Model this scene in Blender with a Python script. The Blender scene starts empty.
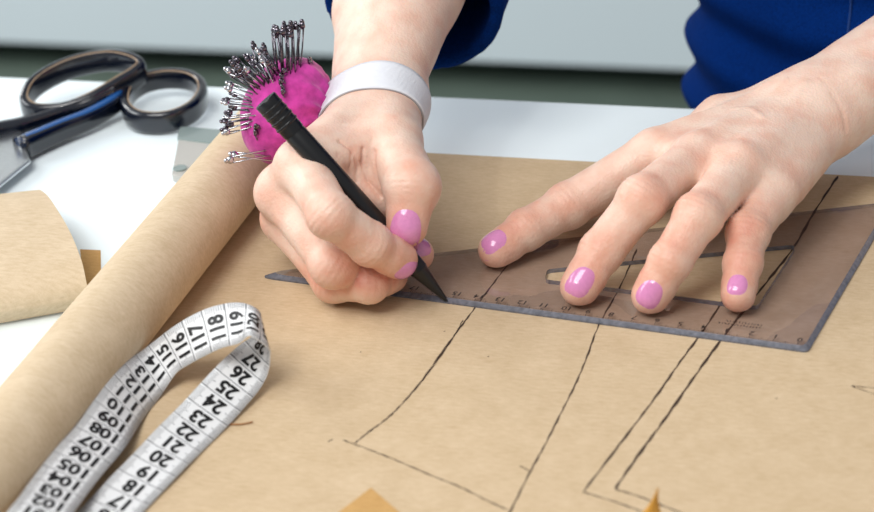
import bpy, bmesh, math, random
import numpy as np
random.seed(4)
rng = np.random.RandomState(7)
LINES = {"l1": [[-12.81, 93.92], [-13.29, 89.98], [-13.64, 86.2], [-14.17, 83.09], [-14.69, 80.22], [-15.19, 77.32], [-15.65, 74.24], [-16.12, 70.79], [-16.52, 68.21], [-16.87, 65.62]], "l1b": [[-16.87, 65.62], [-15.87, 65.26], [-14.42, 64.59], [-13.49, 64.17]], "l2": [[-15.73, 80.88], [-16.05, 77.96], [-16.45, 75.26], [-16.83, 72.29], [-17.39, 68.7], [-17.95, 65.21]], "l2b": [[-17.95, 65.21], [-16.79, 64.82], [-15.67, 64.36], [-14.69, 63.95]], "l3": [[-25.58, 82.93], [-25.72, 81.14], [-25.89, 78.46], [-26.0, 76.63], [-26.11, 74.85], [-26.25, 71.89], [-26.47, 70.0], [-26.71, 68.87], [-27.02, 67.97], [-27.3, 67.02]], "l3b": [[-26.08, 77.33], [-26.03, 75.56], [-26.14, 72.9], [-26.25, 71.64]], "l4": [[-27.84, 67.15], [-26.57, 66.63], [-25.17, 66.01], [-23.78, 65.33], [-22.45, 64.73], [-21.09, 63.96], [-20.31, 63.56]], "l5": [[-20.36, 85.01], [-20.27, 81.3], [-20.36, 77.8], [-20.2, 75.06], [-20.12, 72.76], [-20.13, 70.4], [-20.14, 68.14], [-20.19, 66.19], [-20.2, 63.45], [-20.24, 62.26]], "l5b": [[-20.67, 66.53], [-20.16, 66.2]], "l6": [[-9.61, 74.46], [-8.74, 74.45], [-7.75, 74.38]], "l6b": [[-9.61, 74.46], [-8.68, 73.99], [-7.65, 73.55]], "l7": [[-32.81, 67.42], [-32.21, 67.49], [-31.77, 67.76]], "l8": [[-28.36, 66.91], [-28.24, 67.16]]}
CUT = [[-23.52, 81.13], [-23.68, 82.08], [-13.49, 86.07], [-14.2, 80.06]]
RUL = [[-11.61, 76.78], [-36.03, 79.71]]
SCRAP = [[-25.65, 64.05], [-26.29, 62.22], [-26.4, 60.42], [-23.83, 59.64], [-22.59, 61.27], [-24.07, 62.63]]
TAB = [[-45.64, 81.24], [-44.63, 81.29], [-43.57, 79.07], [-43.51, 77.19]]
CASE = [[-46.35, 94.74], [-43.56, 94.56], [-41.85, 88.01], [-44.41, 89.09]]
R1 = [[-55.34, 95.18, 1.04], [-55.48, 95.84, 1.33], [-55.34, 96.54, 1.62], [-54.85, 97.22, 1.89], [-54.07, 97.91, 2.14], [-52.95, 98.48, 2.32], [-51.72, 98.78, 2.39], [-50.51, 98.62, 2.27], [-49.82, 98.23, 2.08], [-50.04, 97.66, 1.85], [-50.57, 97.08, 1.62], [-51.09, 96.46, 1.38], [-51.83, 95.7, 1.09], [-52.89, 95.03, 0.85], [-53.92, 94.76, 0.78], [-54.79, 94.78, 0.84]]
R2 = [[-49.86, 95.82, 0.86], [-50.28, 97.07, 0.99], [-50.27, 98.13, 1.09], [-49.85, 98.95, 1.16], [-48.89, 99.4, 1.19], [-47.8, 99.33, 1.17], [-46.81, 98.67, 1.1], [-46.21, 97.61, 0.99], [-46.08, 96.26, 0.86], [-46.49, 95.24, 0.76], [-47.26, 94.65, 0.71], [-48.34, 94.55, 0.72], [-49.18, 94.99, 0.77]]
S1 = [[-50.79, 96.67, 1.46], [-51.09, 96.46, 1.38], [-51.83, 95.7, 1.09], [-52.89, 95.03, 0.85], [-53.83, 93.82, 0.8], [-54.53, 92.94, 0.8], [-55.33, 92.26, 0.8], [-56.54, 90.94, 0.8]]
S2 = [[-50.01, 98.84, 1.04], [-50.6, 97.77, 0.97], [-50.66, 96.19, 0.86], [-51.3, 94.46, 0.73], [-52.21, 92.8, 0.7], [-52.99, 90.98, 0.7], [-53.17, 90.4, 0.7]]
BLADE = [[-54.31, 92.65, 0.6], [-52.09, 89.23, 0.6], [-52.22, 86.19, 0.6], [-53.96, 79.58, 0.6], [-55.1, 73.96, 0.6], [-57.12, 85.13, 0.6], [-55.55, 92.62, 0.6]]
ARCR = [[-42.55, 75.8, 0.15], [-42.3, 75.42, 0.9], [-42.45, 75.64, 1.5], [-42.99, 76.51, 1.9], [-43.94, 77.86, 2.1], [-45.1, 79.45, 2.1], [-46.52, 81.29, 2.0], [-47.84, 82.98, 1.8], [-48.93, 84.23, 1.5]]
ARCL = [[-49.83, 71.29, 0.15], [-49.52, 71.02, 0.9], [-49.67, 71.5, 1.5], [-50.17, 72.51, 1.9], [-51.04, 74.1, 2.1], [-52.1, 75.95, 2.1], [-53.34, 78.06, 2.0], [-54.47, 79.95, 1.8], [-55.4, 81.46, 1.5]]
TAPE = [[-35.517, 56.524, 1.969, -0.944, -0.054, 0.27], [-35.655, 57.493, 1.83, -0.933, -0.06, 0.281], [-35.803, 58.456, 1.688, -0.916, -0.071, 0.298], [-35.988, 59.396, 1.524, -0.9, -0.066, 0.34], [-36.132, 60.356, 1.409, -0.881, -0.05, 0.365], [-36.232, 61.327, 1.332, -0.864, -0.031, 0.403], [-36.295, 62.307, 1.271, -0.843, -0.004, 0.436], [-36.333, 63.288, 1.19, -0.81, -0.004, 0.435], [-36.395, 64.272, 1.134, -0.764, -0.035, 0.46], [-36.531, 65.238, 1.064, -0.672, -0.041, 0.535], [-36.666, 66.205, 0.993, -0.599, -0.026, 0.627], [-36.781, 67.176, 0.929, -0.533, 0.013, 0.656], [-36.858, 68.142, 0.843, -0.512, 0.108, 0.651], [-36.891, 69.091, 0.771, -0.545, 0.253, 0.556], [-36.832, 69.968, 0.771, -0.608, 0.449, 0.416], [-36.531, 70.588, 1.038, -0.635, 0.587, 0.303], [-35.855, 70.657, 1.535, -0.543, 0.651, 0.413], [-35.042, 70.648, 2.058, -0.472, 0.677, 0.478], [-34.159, 70.638, 2.523, -0.408, 0.709, 0.463], [-33.207, 70.591, 2.833, -0.319, 0.798, 0.427], [-32.423, 70.304, 3.09, -0.232, 0.899, 0.081], [-32.142, 70.676, 2.399, -0.447, 0.826, 0.152], [-32.469, 70.986, 1.661, -0.576, 0.673, 0.005], [-32.898, 70.823, 0.998, -0.787, 0.504, 0.291], [-33.085, 69.919, 0.799, -0.83, 0.294, 0.421], [-33.247, 68.935, 0.695, -0.825, 0.213, 0.436], [-33.408, 67.923, 0.59, -0.824, 0.201, 0.418], [-33.585, 66.903, 0.501, -0.844, 0.221, 0.385], [-33.73, 65.904, 0.475, -0.843, 0.26, 0.366], [-33.855, 64.926, 0.462, -0.853, 0.22, 0.316], [-33.963, 63.949, 0.445, -0.875, 0.197, 0.256], [-34.091, 62.963, 0.403, -0.895, 0.19, 0.244], [-34.222, 61.976, 0.367, -0.91, 0.174, 0.24], [-34.322, 60.987, 0.342, -0.931, 0.146, 0.22], [-34.413, 59.996, 0.338, -0.93, 0.147, 0.22], [-34.49, 59.013, 0.357, -0.943, 0.128, 0.228]]
SPIKE = [[-14.69, 62.97, 2.2], [-14.7, 63.08, 1.6], [-14.56, 62.99, 0.9], [-14.23, 62.34, 0.3], [-15.68, 62.06, 0.3], [-15.41, 62.84, 0.9], [-14.95, 62.91, 1.6]]
LK, LC, LB, LS, LW, FST, EXPO = 27, 27, 22, 1.5, .44, 11, 0.0   # lamp powers, world light, f-stop, exposure

# ---------------------------------------------------------------- helpers
# all sizes below are in centimetres, measured from the table top (z = 0); V turns them into scene metres
COL = bpy.context.scene.collection
PI = math.pi
def V(p):
    p = np.asarray(p, float)
    return (p + np.array([25.0, -85.0, 75.0])) * 0.01
BASE = {}
def tag(o, label=None, cat=None, group=None, kind=None):
    if label: o['label'] = label
    if cat: o['category'] = cat
    if group: o['group'] = group
    if kind: o['kind'] = kind
    return o
def thing(name, label, cat, base, group=None):
    o = bpy.data.objects.new(name, None); COL.objects.link(o)
    b = V(base); o.location = b; o.empty_display_size = 0.01
    BASE[o.name] = b
    return tag(o, label, cat, group)
def obj(name, verts, faces, mats, parent=None, smooth=True, fm=None, base=None, sharp=None):
    """one mesh object from centimetre vertices; fm = material slot per face"""
    W = V(verts)
    if parent is not None: b = BASE[parent.name]
    elif base is not None: b = V(base)
    else: b = W.mean(0)
    me = bpy.data.meshes.new(name)
    me.from_pydata([tuple(v) for v in (W - b)], [], [tuple(int(i) for i in f) for f in faces])
    o = bpy.data.objects.new(name, me); COL.objects.link(o)
    if parent is not None: o.parent = parent
    else: o.location = b
    BASE[o.name] = b
    for m in (mats if isinstance(mats, (list, tuple)) else [mats]): me.materials.append(m)
    if fm is not None: me.polygons.foreach_set('material_index', np.asarray(fm, np.int32))
    me.polygons.foreach_set('use_smooth', [bool(smooth)] * len(me.polygons))
    me.update()
    if sharp is not None and smooth:
        bm = bmesh.new(); bm.from_mesh(me)
        for e in bm.edges:
            if len(e.link_faces) == 2 and e.calc_face_angle(0) > math.radians(sharp): e.smooth = False
        bm.to_mesh(me); bm.free()
    return o
def recalc(o):
    bm = bmesh.new(); bm.from_mesh(o.data); bmesh.ops.recalc_face_normals(bm, faces=bm.faces); bm.to_mesh(o.data); bm.free()
    return o
def bev(o, w, seg=2, ang=35):
    m = o.modifiers.new('bevel', 'BEVEL'); m.width = w * 0.01; m.segments = seg; m.limit_method = 'ANGLE'; m.angle_limit = math.radians(ang)
    return o
class MB:
    def __init__(s): s.v = []; s.f = []; s.m = []
    def add(s, v, f, m=0):
        n = len(s.v); s.v += [list(map(float, p)) for p in v]; s.f += [[i + n for i in q] for q in f]; s.m += [m] * len(f)
    def box(s, lo, hi, m=0):
        x0, y0, z0 = lo; x1, y1, z1 = hi
        v = [(x, y, z) for z in (z0, z1) for y in (y0, y1) for x in (x0, x1)]
        s.add(v, [(0, 2, 3, 1), (4, 5, 7, 6), (0, 1, 5, 4), (2, 6, 7, 3), (0, 4, 6, 2), (1, 3, 7, 5)], m)
    def prism(s, poly, z0, z1, m=0, m_side=None):
        n = len(poly)
        v = [(p[0], p[1], z0) for p in poly] + [(p[0], p[1], z1) for p in poly]
        s.add(v, [list(range(n))[::-1], list(range(n, 2 * n))], m)
        s.f += [[len(s.v) - 2 * n + i, len(s.v) - 2 * n + (i + 1) % n, len(s.v) - n + (i + 1) % n, len(s.v) - n + i] for i in range(n)]
        s.m += [m if m_side is None else m_side] * n
    def tube(s, path, rad, seg=12, m=0, cap=True, closed=False):
        P = np.array(path, float); n = len(P)
        R = [rad] * n if np.isscalar(rad) else rad
        up = np.array([0.13, 0.21, 1.0]); rings = []
        prev = None
        for i in range(n):
            if closed: t = P[(i + 1) % n] - P[i - 1]
            else: t = P[min(i + 1, n - 1)] - P[max(i - 1, 0)]
            t = t / (np.linalg.norm(t) + 1e-12)
            a = up if prev is None else prev
            a = a - (a @ t) * t
            if np.linalg.norm(a) < 1e-4: a = np.array([1.0, 0, 0]) - t[0] * t
            a /= np.linalg.norm(a); prev = a; b = np.cross(t, a)
            rings.append([P[i] + R[i] * (math.cos(q) * a + math.sin(q) * b) for q in np.linspace(0, 2 * PI, seg, endpoint=False)])
        v = [p for r_ in rings for p in r_]; f = []
        for i in range(n if closed else n - 1):
            for k in range(seg):
                i2 = (i + 1) % n
                f.append((i * seg + k, i * seg + (k + 1) % seg, i2 * seg + (k + 1) % seg, i2 * seg + k))
        if cap and not closed: f += [list(range(seg))[::-1], [(n - 1) * seg + k for k in range(seg)]]
        s.add(v, f, m)
    def ball(s, c, r, seg=10, m=0):
        r = np.ones(3) * r; v = [np.array(c) + r * [0, 0, 1]]; f = []
        k = seg // 2
        for i in range(1, k):
            a = PI * i / k
            for j in range(seg):
                b = 2 * PI * j / seg; v.append(np.array(c) + r * [math.sin(a) * math.cos(b), math.sin(a) * math.sin(b), math.cos(a)])
        v.append(np.array(c) - r * [0, 0, 1]); L = len(v) - 1
        for j in range(seg):
            f.append((0, 1 + j, 1 + (j + 1) % seg)); f.append((L, L - seg + (j + 1) % seg, L - seg + j))
        for i in range(k - 2):
            for j in range(seg):
                a = 1 + i * seg; f.append((a + j, a + seg + j, a + seg + (j + 1) % seg, a + (j + 1) % seg))
        s.add(v, f, m)
    def build(s, name, mats, parent=None, **k): return obj(name, s.v, s.f, mats, parent, fm=s.m, **k)
def catmull(P, n, closed=False):
    P = np.array(P, float); N = len(P); out = []
    for i in range(N if closed else N - 1):
        if closed: p0, p1, p2, p3 = P[i - 1], P[i], P[(i + 1) % N], P[(i + 2) % N]
        else: p0, p1, p2, p3 = P[max(i - 1, 0)], P[i], P[i + 1], P[min(i + 2, N - 1)]
        for k in range(n):
            t = k / n
            out.append(0.5 * ((2 * p1) + (-p0 + p2) * t + (2 * p0 - 5 * p1 + 4 * p2 - p3) * t * t + (-p0 + 3 * p1 - 3 * p2 + p3) * t ** 3))
    if not closed: out.append(P[-1])
    return np.array(out)
_tc = {}
def glyphs(txt, size, bold=0.0):
    """2-D outline mesh of a piece of writing, centred on the origin"""
    key = (txt, size, bold)
    if key not in _tc:
        cu = bpy.data.curves.new('t', 'FONT'); cu.body = txt; cu.size = size; cu.offset = bold; cu.align_x = 'CENTER'; cu.align_y = 'CENTER'; cu.resolution_u = 3
        o = bpy.data.objects.new('t', cu); COL.objects.link(o)
        bpy.context.view_layer.update()
        me = o.evaluated_get(bpy.context.evaluated_depsgraph_get()).to_mesh()
        v = np.array([q.co[:2] for q in me.vertices]); f = [list(p.vertices) for p in me.polygons]
        bm = bmesh.new(); bm.from_mesh(me); bmesh.ops.triangulate(bm, faces=bm.faces)
        for _ in range(2): bmesh.ops.subdivide_edges(bm, edges=[e for e in bm.edges if e.calc_length() > size * .16], cuts=1); bmesh.ops.triangulate(bm, faces=bm.faces)
        bm.verts.index_update(); v = np.array([q.co[:2] for q in bm.verts]); f = [[q.index for q in p.verts] for p in bm.faces]; bm.free()
        v = v - (v.max(0) + v.min(0)) / 2
        bpy.data.objects.remove(o); bpy.data.curves.remove(cu)
        _tc[key] = (v, f)
    return _tc[key]

# ---------------------------------------------------------------- materials
def srgb(c):
    return tuple([(x / 255 / 12.92 if x / 255 <= 0.04045 else ((x / 255 + 0.055) / 1.055) ** 2.4) for x in c] + [1.0])
def mat(name, col, rough=0.5, metal=0.0, spec=0.5, coat=0.0, trans=0.0, noise=0.0, nscale=200.0, bump=0.0, bscale=300.0, bdist=0.0005, sheen=0.0, stretch=None, sss=0.0, ior=1.45):
    m = bpy.data.materials.new(name); m.use_nodes = True
    nt = m.node_tree; N = nt.nodes; L = nt.links; b = N['Principled BSDF']
    b.inputs['Base Color'].default_value = srgb(col); b.inputs['Roughness'].default_value = rough; b.inputs['Metallic'].default_value = metal
    b.inputs['Specular IOR Level'].default_value = spec; b.inputs['Coat Weight'].default_value = coat; b.inputs['Coat Roughness'].default_value = 0.06
    b.inputs['Transmission Weight'].default_value = trans; b.inputs['IOR'].default_value = ior
    b.inputs['Sheen Weight'].default_value = sheen
    if sss: b.inputs['Subsurface Weight'].default_value = sss; b.inputs['Subsurface Radius'].default_value = (1, .35, .2); b.inputs['Subsurface Scale'].default_value = 0.006
    tc = N.new('ShaderNodeTexCoord'); mp = N.new('ShaderNodeMapping'); L.new(tc.outputs['Object'], mp.inputs['Vector'])
    if stretch: mp.inputs['Scale'].default_value = stretch
    if noise:
        n = N.new('ShaderNodeTexNoise'); n.inputs['Scale'].default_value = nscale; n.inputs['Detail'].default_value = 6; L.new(mp.outputs[0], n.inputs['Vector'])
        r = N.new('ShaderNodeMapRange'); r.inputs['From Min'].default_value = .3; r.inputs['From Max'].default_value = .7; r.inputs['To Min'].default_value = 1 - noise; r.inputs['To Max'].default_value = 1 + noise
        L.new(n.outputs['Fac'], r.inputs['Value'])
        x = N.new('ShaderNodeVectorMath'); x.operation = 'SCALE'; x.inputs[0].default_value = srgb(col)[:3]; L.new(r.outputs[0], x.inputs['Scale']); L.new(x.outputs[0], b.inputs['Base Color'])
    if bump:
        n = N.new('ShaderNodeTexNoise'); n.inputs['Scale'].default_value = bscale; n.inputs['Detail'].default_value = 5; L.new(mp.outputs[0], n.inputs['Vector'])
        u = N.new('ShaderNodeBump'); u.inputs['Strength'].default_value = bump; u.inputs['Distance'].default_value = bdist; L.new(n.outputs['Fac'], u.inputs['Height']); L.new(u.outputs[0], b.inputs['Normal'])
    return m
def kraft(name, col, s=1.0):
    m = mat(name, col, rough=0.72, spec=0.25)
    nt = m.node_tree; N = nt.nodes; L = nt.links; b = N['Principled BSDF']
    tc = N.new('ShaderNodeTexCoord')
    def noise(scale, detail, st):
        mp = N.new('ShaderNodeMapping'); mp.inputs['Scale'].default_value = st; L.new(tc.outputs['Object'], mp.inputs['Vector'])
        n = N.new('ShaderNodeTexNoise'); n.inputs['Scale'].default_value = scale; n.inputs['Detail'].default_value = detail; L.new(mp.outputs[0], n.inputs['Vector']); return n
    a = noise(70, 6, (1, 1, 1)); c = noise(420, 5, (0.55, 1.6, 1)); d = noise(1500, 3, (1, 1, 1))
    s1 = N.new('ShaderNodeMath'); s1.operation = 'MULTIPLY_ADD'; L.new(a.outputs['Fac'], s1.inputs[0]); s1.inputs[1].default_value = .40; s1.inputs[2].default_value = 0
    s2 = N.new('ShaderNodeMath'); s2.operation = 'MULTIPLY_ADD'; L.new(c.outputs['Fac'], s2.inputs[0]); s2.inputs[1].default_value = .55; L.new(s1.outputs[0], s2.inputs[2])
    s3 = N.new('ShaderNodeMath'); s3.operation = 'MULTIPLY_ADD'; L.new(d.outputs['Fac'], s3.inputs[0]); s3.inputs[1].default_value = .30; L.new(s2.outputs[0], s3.inputs[2])
    r = N.new('ShaderNodeMapRange'); L.new(s3.outputs[0], r.inputs['Value']); r.inputs['From Min'].default_value = .44; r.inputs['From Max'].default_value = .82
    cr = N.new('ShaderNodeValToRGB'); L.new(r.outputs[0], cr.inputs['Fac'])
    e = cr.color_ramp.elements; k = srgb(col)
    e[0].position = 0; e[0].color = (k[0] * .86, k[1] * .82, k[2] * .75, 1); e[1].position = 1; e[1].color = (min(1, k[0] * 1.08), min(1, k[1] * 1.08), min(1, k[2] * 1.09), 1)
    L.new(cr.outputs[0], b.inputs['Base Color'])
    u = N.new('ShaderNodeBump'); u.inputs['Strength'].default_value = .35; u.inputs['Distance'].default_value = .0004; L.new(c.outputs['Fac'], u.inputs['Height']); L.new(u.outputs[0], b.inputs['Normal'])
    return m
def skin_material():
    m = mat('skin', (232, 188, 165), rough=.42, spec=.45, sss=.12)
    nt = m.node_tree; N = nt.nodes; L = nt.links; b = N['Principled BSDF']
    at = N.new('ShaderNodeAttribute'); at.attribute_name = 'flush'
    tc = N.new('ShaderNodeTexCoord')
    n = N.new('ShaderNodeTexNoise'); n.inputs['Scale'].default_value = 90; n.inputs['Detail'].default_value = 5; L.new(tc.outputs['Object'], n.inputs['Vector'])
    a = N.new('ShaderNodeMath'); a.operation = 'MULTIPLY_ADD'; L.new(n.outputs['Fac'], a.inputs[0]); a.inputs[1].default_value = .9; a.inputs[2].default_value = -.38
    c = N.new('ShaderNodeMath'); c.operation = 'ADD'; c.use_clamp = True; L.new(a.outputs[0], c.inputs[0]); L.new(at.outputs['Fac'], c.inputs[1])
    r = N.new('ShaderNodeValToRGB'); L.new(c.outputs[0], r.inputs['Fac']); e = r.color_ramp.elements
    e[0].color = srgb((233, 204, 186)); e[1].color = srgb((196, 100, 82)); e[1].position = 1.0
    x = r.color_ramp.elements.new(.42); x.color = srgb((224, 172, 150))
    L.new(r.outputs[0], b.inputs['Base Color'])
    v = N.new('ShaderNodeTexVoronoi'); v.inputs['Scale'].default_value = 900; L.new(tc.outputs['Object'], v.inputs['Vector'])
    w = N.new('ShaderNodeTexNoise'); w.inputs['Scale'].default_value = 330; w.inputs['Detail'].default_value = 6; L.new(tc.outputs['Object'], w.inputs['Vector'])
    s = N.new('ShaderNodeMath'); s.operation = 'MULTIPLY_ADD'; L.new(v.outputs['Distance'], s.inputs[0]); s.inputs[1].default_value = .5; L.new(w.outputs['Fac'], s.inputs[2])
    u = N.new('ShaderNodeBump'); u.inputs['Strength'].default_value = .45; u.inputs['Distance'].default_value = .0005; L.new(s.outputs[0], u.inputs['Height']); L.new(u.outputs[0], b.inputs['Normal'])
    return m
def clear_plastic(name, tint, refl=1.0, rough=0.03):
    m = bpy.data.materials.new(name); m.use_nodes = True; nt = m.node_tree; N = nt.nodes; L = nt.links
    N.remove(N['Principled BSDF']); out = N['Material Output']
    t = N.new('ShaderNodeBsdfTransparent'); t.inputs[0].default_value = srgb(tint)
    g = N.new('ShaderNodeBsdfGlossy'); g.inputs['Roughness'].default_value = rough; g.inputs['Color'].default_value = (1, 1, 1, 1)
    fr = N.new('ShaderNodeFresnel'); fr.inputs['IOR'].default_value = 1.45
    mu = N.new('ShaderNodeMath'); mu.operation = 'MULTIPLY'; mu.inputs[1].default_value = refl
    ge = N.new('ShaderNodeNewGeometry'); inv = N.new('ShaderNodeMath'); inv.operation = 'SUBTRACT'; inv.inputs[0].default_value = 1; L.new(ge.outputs['Backfacing'], inv.inputs[1])
    fm_ = N.new('ShaderNodeMath'); fm_.operation = 'MULTIPLY'; L.new(fr.outputs[0], fm_.inputs[0]); L.new(inv.outputs[0], fm_.inputs[1]); L.new(fm_.outputs[0], mu.inputs[0])
    mx = N.new('ShaderNodeMixShader'); L.new(mu.outputs[0], mx.inputs[0]); L.new(t.outputs[0], mx.inputs[1]); L.new(g.outputs[0], mx.inputs[2]); L.new(mx.outputs[0], out.inputs['Surface'])
    return m
M = dict(
    table=mat('white_laminate', (240, 251, 255), rough=.35, spec=.4, bump=.03, bscale=60),
    kraft=kraft('kraft_paper', (203, 181, 150)),
    kraft_sheen=kraft('kraft_paper_sheen', (211, 192, 164)),  # kraft tone paled so its colour carries the roll's sheen
    kraft_dark=kraft('ochre_kraft_paper', (196, 156, 100)),
    ochre=mat('ochre_paper', (200, 148, 62), rough=.6),
    pencil=mat('pencil_line', (58, 42, 30), rough=.7, noise=.35, nscale=900),
    ruler=clear_plastic('clear_acrylic', (238, 236, 240), .9),
    ruler_cut=clear_plastic('clear_cut_edge', (196, 196, 202), 1.0, .1),
    ruler_edge=mat('acrylic_edge', (116, 119, 130), rough=.18, spec=.8, trans=.3, noise=.3, nscale=500),
    ink=mat('black_ink', (18, 18, 20), rough=.5),
    faint=mat('grey_ink', (84, 86, 92), rough=.6),
    tape=mat('white_vinyl_tape', (232, 233, 234), rough=.42, spec=.4, bump=.1, bscale=500),
    skin=skin_material(),
    nail=mat('pink_nail_varnish', (216, 138, 188), rough=.16, spec=.6, coat=.7, noise=.05, nscale=700),
    denim=mat('navy_denim', (2, 38, 100), rough=.9, spec=.05, noise=.35, nscale=1200, sheen=0, bump=.5, bscale=900),
    seam=mat('pale_blue_stitching', (16, 56, 118), rough=.8),
    jeans=mat('dark_jeans', (24, 30, 50), rough=.9, noise=.2),
    band=mat('white_elastic', (226, 228, 234), rough=.75, spec=.2, bump=.6, bscale=260, stretch=(1, 1, 6)),
    band_edge=mat('grey_elastic_edge', (176, 178, 184), rough=.8),
    pink=mat('magenta_felt', (192, 62, 150), rough=.9, spec=.15, noise=.28, nscale=200, sheen=.25, bump=.6, bscale=500),
    steel=mat('polished_steel', (200, 200, 205), rough=.14, metal=1.0),
    pin=mat('dark_plated_steel', (105, 100, 108), rough=.12, metal=1.0),
    blade=mat('brushed_steel', (232, 236, 238), rough=.28, metal=1.0, noise=.1, nscale=300, stretch=(1, 8, 1)),
    handle=mat('blue_black_plastic', (4, 11, 27), rough=.16, spec=.7, coat=.6),
    rim=mat('tan_rim', (176, 150, 122), rough=.4),  # tan line along the inner top edge of the handle loops
    blue=mat('blue_handle_highlight', (24, 84, 150), rough=.16, spec=.7, coat=.5),  # colour of the highlight painted along the handle top
    pen=mat('black_matte_plastic', (17, 18, 21), rough=.34, spec=.5),
    pen_tip=mat('black_metal_cone', (14, 16, 20), rough=.28, spec=.6),
    pen_hole=mat('pen_end_grey', (70, 74, 72), rough=.4),
    frost=mat('frosted_clear_plastic', (214, 212, 206), rough=.3, trans=.35),
    grey=mat('grey_green_plastic', (134, 148, 146), rough=.25, coat=.4),
    cabinet=mat('white_lacquer', (222, 234, 240), rough=.28, spec=.4),
    dark=mat('dark_plinth', (22, 24, 24), rough=.6),
    floor=mat('grey_green_floor', (98, 112, 102), rough=.45, noise=.12, nscale=6),
    wall=mat('painted_wall', (214, 216, 216), rough=.8, noise=.03, nscale=20),
    legs=mat('grey_metal_leg', (150, 152, 155), rough=.4, metal=.6),
    hair=mat('brown_hair', (70, 45, 30), rough=.6, noise=.3, nscale=300, stretch=(1, 1, .1)),
    shoe=mat('dark_shoe', (30, 30, 34), rough=.5),
)

# ---------------------------------------------------------------- signed-distance bodies
def cap(P, a, b, ra, rb):
    a = np.array(a, float); b = np.array(b, float); d = b - a; t = np.clip(((P - a) @ d) / (d @ d), 0, 1)
    return np.linalg.norm(P - a - t[:, None] * d, axis=1) - (ra + (rb - ra) * t)
def sph(P, c, r): return np.linalg.norm(P - np.array(c, float), axis=1) - r
def smin(a, b, k):
    h = np.maximum(k - np.abs(a - b), 0) / k
    return np.minimum(a, b) - h * h * k * .25
def smax(a, b, k): return -smin(-a, -b, k)
def mesh_sdf(F, lo, hi, cell):
    """surface nets on a block-sparse grid, then a Newton step on to the surface"""
    lo = np.array(lo, float); B = 8
    n = (np.ceil((np.array(hi) - lo) / cell / B).astype(int)) * B
    nb = n // B
    g = np.stack(np.meshgrid(*[np.arange(k) for k in nb], indexing='ij'), -1).reshape(-1, 3)
    cen = lo + (g * B + B / 2 - .5) * cell
    d = F(cen); act = np.abs(d) < cell * B * 1.35
    A = np.repeat(np.repeat(np.repeat(d.reshape(nb), B, 0), B, 1), B, 2).astype(np.float32)
    off = np.stack(np.meshgrid(*[np.arange(B)] * 3, indexing='ij'), -1).reshape(-1, 3)
    gi = g[act]
    for s in range(0, len(gi), 400):
        idx = (gi[s:s + 400, None, :] * B + off[None]).reshape(-1, 3)
        A[idx[:, 0], idx[:, 1], idx[:, 2]] = F(lo + idx * cell)
    S = A < 0
    c = [S[i:n[0] - 1 + i, j:n[1] - 1 + j, k:n[2] - 1 + k] for i in (0, 1) for j in (0, 1) for k in (0, 1)]
    anyv = c[0].copy(); allv = c[0].copy()
    for x in c[1:]: anyv |= x; allv &= x
    mix = anyv & ~allv; I = np.argwhere(mix)
    num = -np.ones(mix.shape, np.int32); num[tuple(I.T)] = np.arange(len(I))
    acc = np.zeros((len(I), 3)); cnt = np.zeros(len(I))
    cor = [(i, j, k) for i in (0, 1) for j in (0, 1) for k in (0, 1)]
    for a in cor:
        for ax in range(3):
            if a[ax]: continue
            b = list(a); b[ax] = 1
            va = A[I[:, 0] + a[0], I[:, 1] + a[1], I[:, 2] + a[2]]; vb = A[I[:, 0] + b[0], I[:, 1] + b[1], I[:, 2] + b[2]]
            x = (va < 0) != (vb < 0); t = np.where(x, va / np.where(x, va - vb, 1), 0)
            p = np.repeat(np.array(a, float)[None], len(I), 0); p[:, ax] += t
            acc[x] += p[x]; cnt[x] += 1
    verts = lo + (I + acc / np.maximum(cnt, 1)[:, None]) * cell
    faces = []
    for ax in range(3):
        u, w = [(1, 2), (2, 0), (0, 1)][ax]
        sl0 = [slice(1, -1)] * 3; sl1 = [slice(1, -1)] * 3
        sl0[ax] = slice(0, n[ax] - 1); sl1[ax] = slice(1, n[ax])
        s0 = S[tuple(sl0)]; s1 = S[tuple(sl1)]
        for flip, cond in ((0, s0 & ~s1), (1, ~s0 & s1)):
            E = np.argwhere(cond)
            if not len(E): continue
            E = E + np.array([0 if q == ax else 1 for q in range(3)])
            q = []
            for du, dw in ((1, 1), (0, 1), (0, 0), (1, 0)):
                e = E.copy(); e[:, u] -= du; e[:, w] -= dw; q.append(num[e[:, 0], e[:, 1], e[:, 2]])
            q = np.stack(q, 1)
            if flip: q = q[:, ::-1]
            faces.append(q)
    faces = np.concatenate(faces); faces = faces[(faces >= 0).all(1)]
    for _ in range(2):
        G = grad(F, verts, cell * .5); d = F(verts); g2 = (G * G).sum(1)
        st = np.clip(d / np.maximum(g2, .2), -cell * .6, cell * .6)
        verts = verts - G * st[:, None]
    return verts, faces
def grad(F, P, e=.04):
    o = []
    for ax in range(3):
        d = np.zeros(3); d[ax] = e; o.append((F(P + d) - F(P - d)) / (2 * e))
    return np.stack(o, 1)
def unit(v): v = np.array(v, float); return v / np.linalg.norm(v)
CDIR = unit((.297, -.85, .436))

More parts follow.
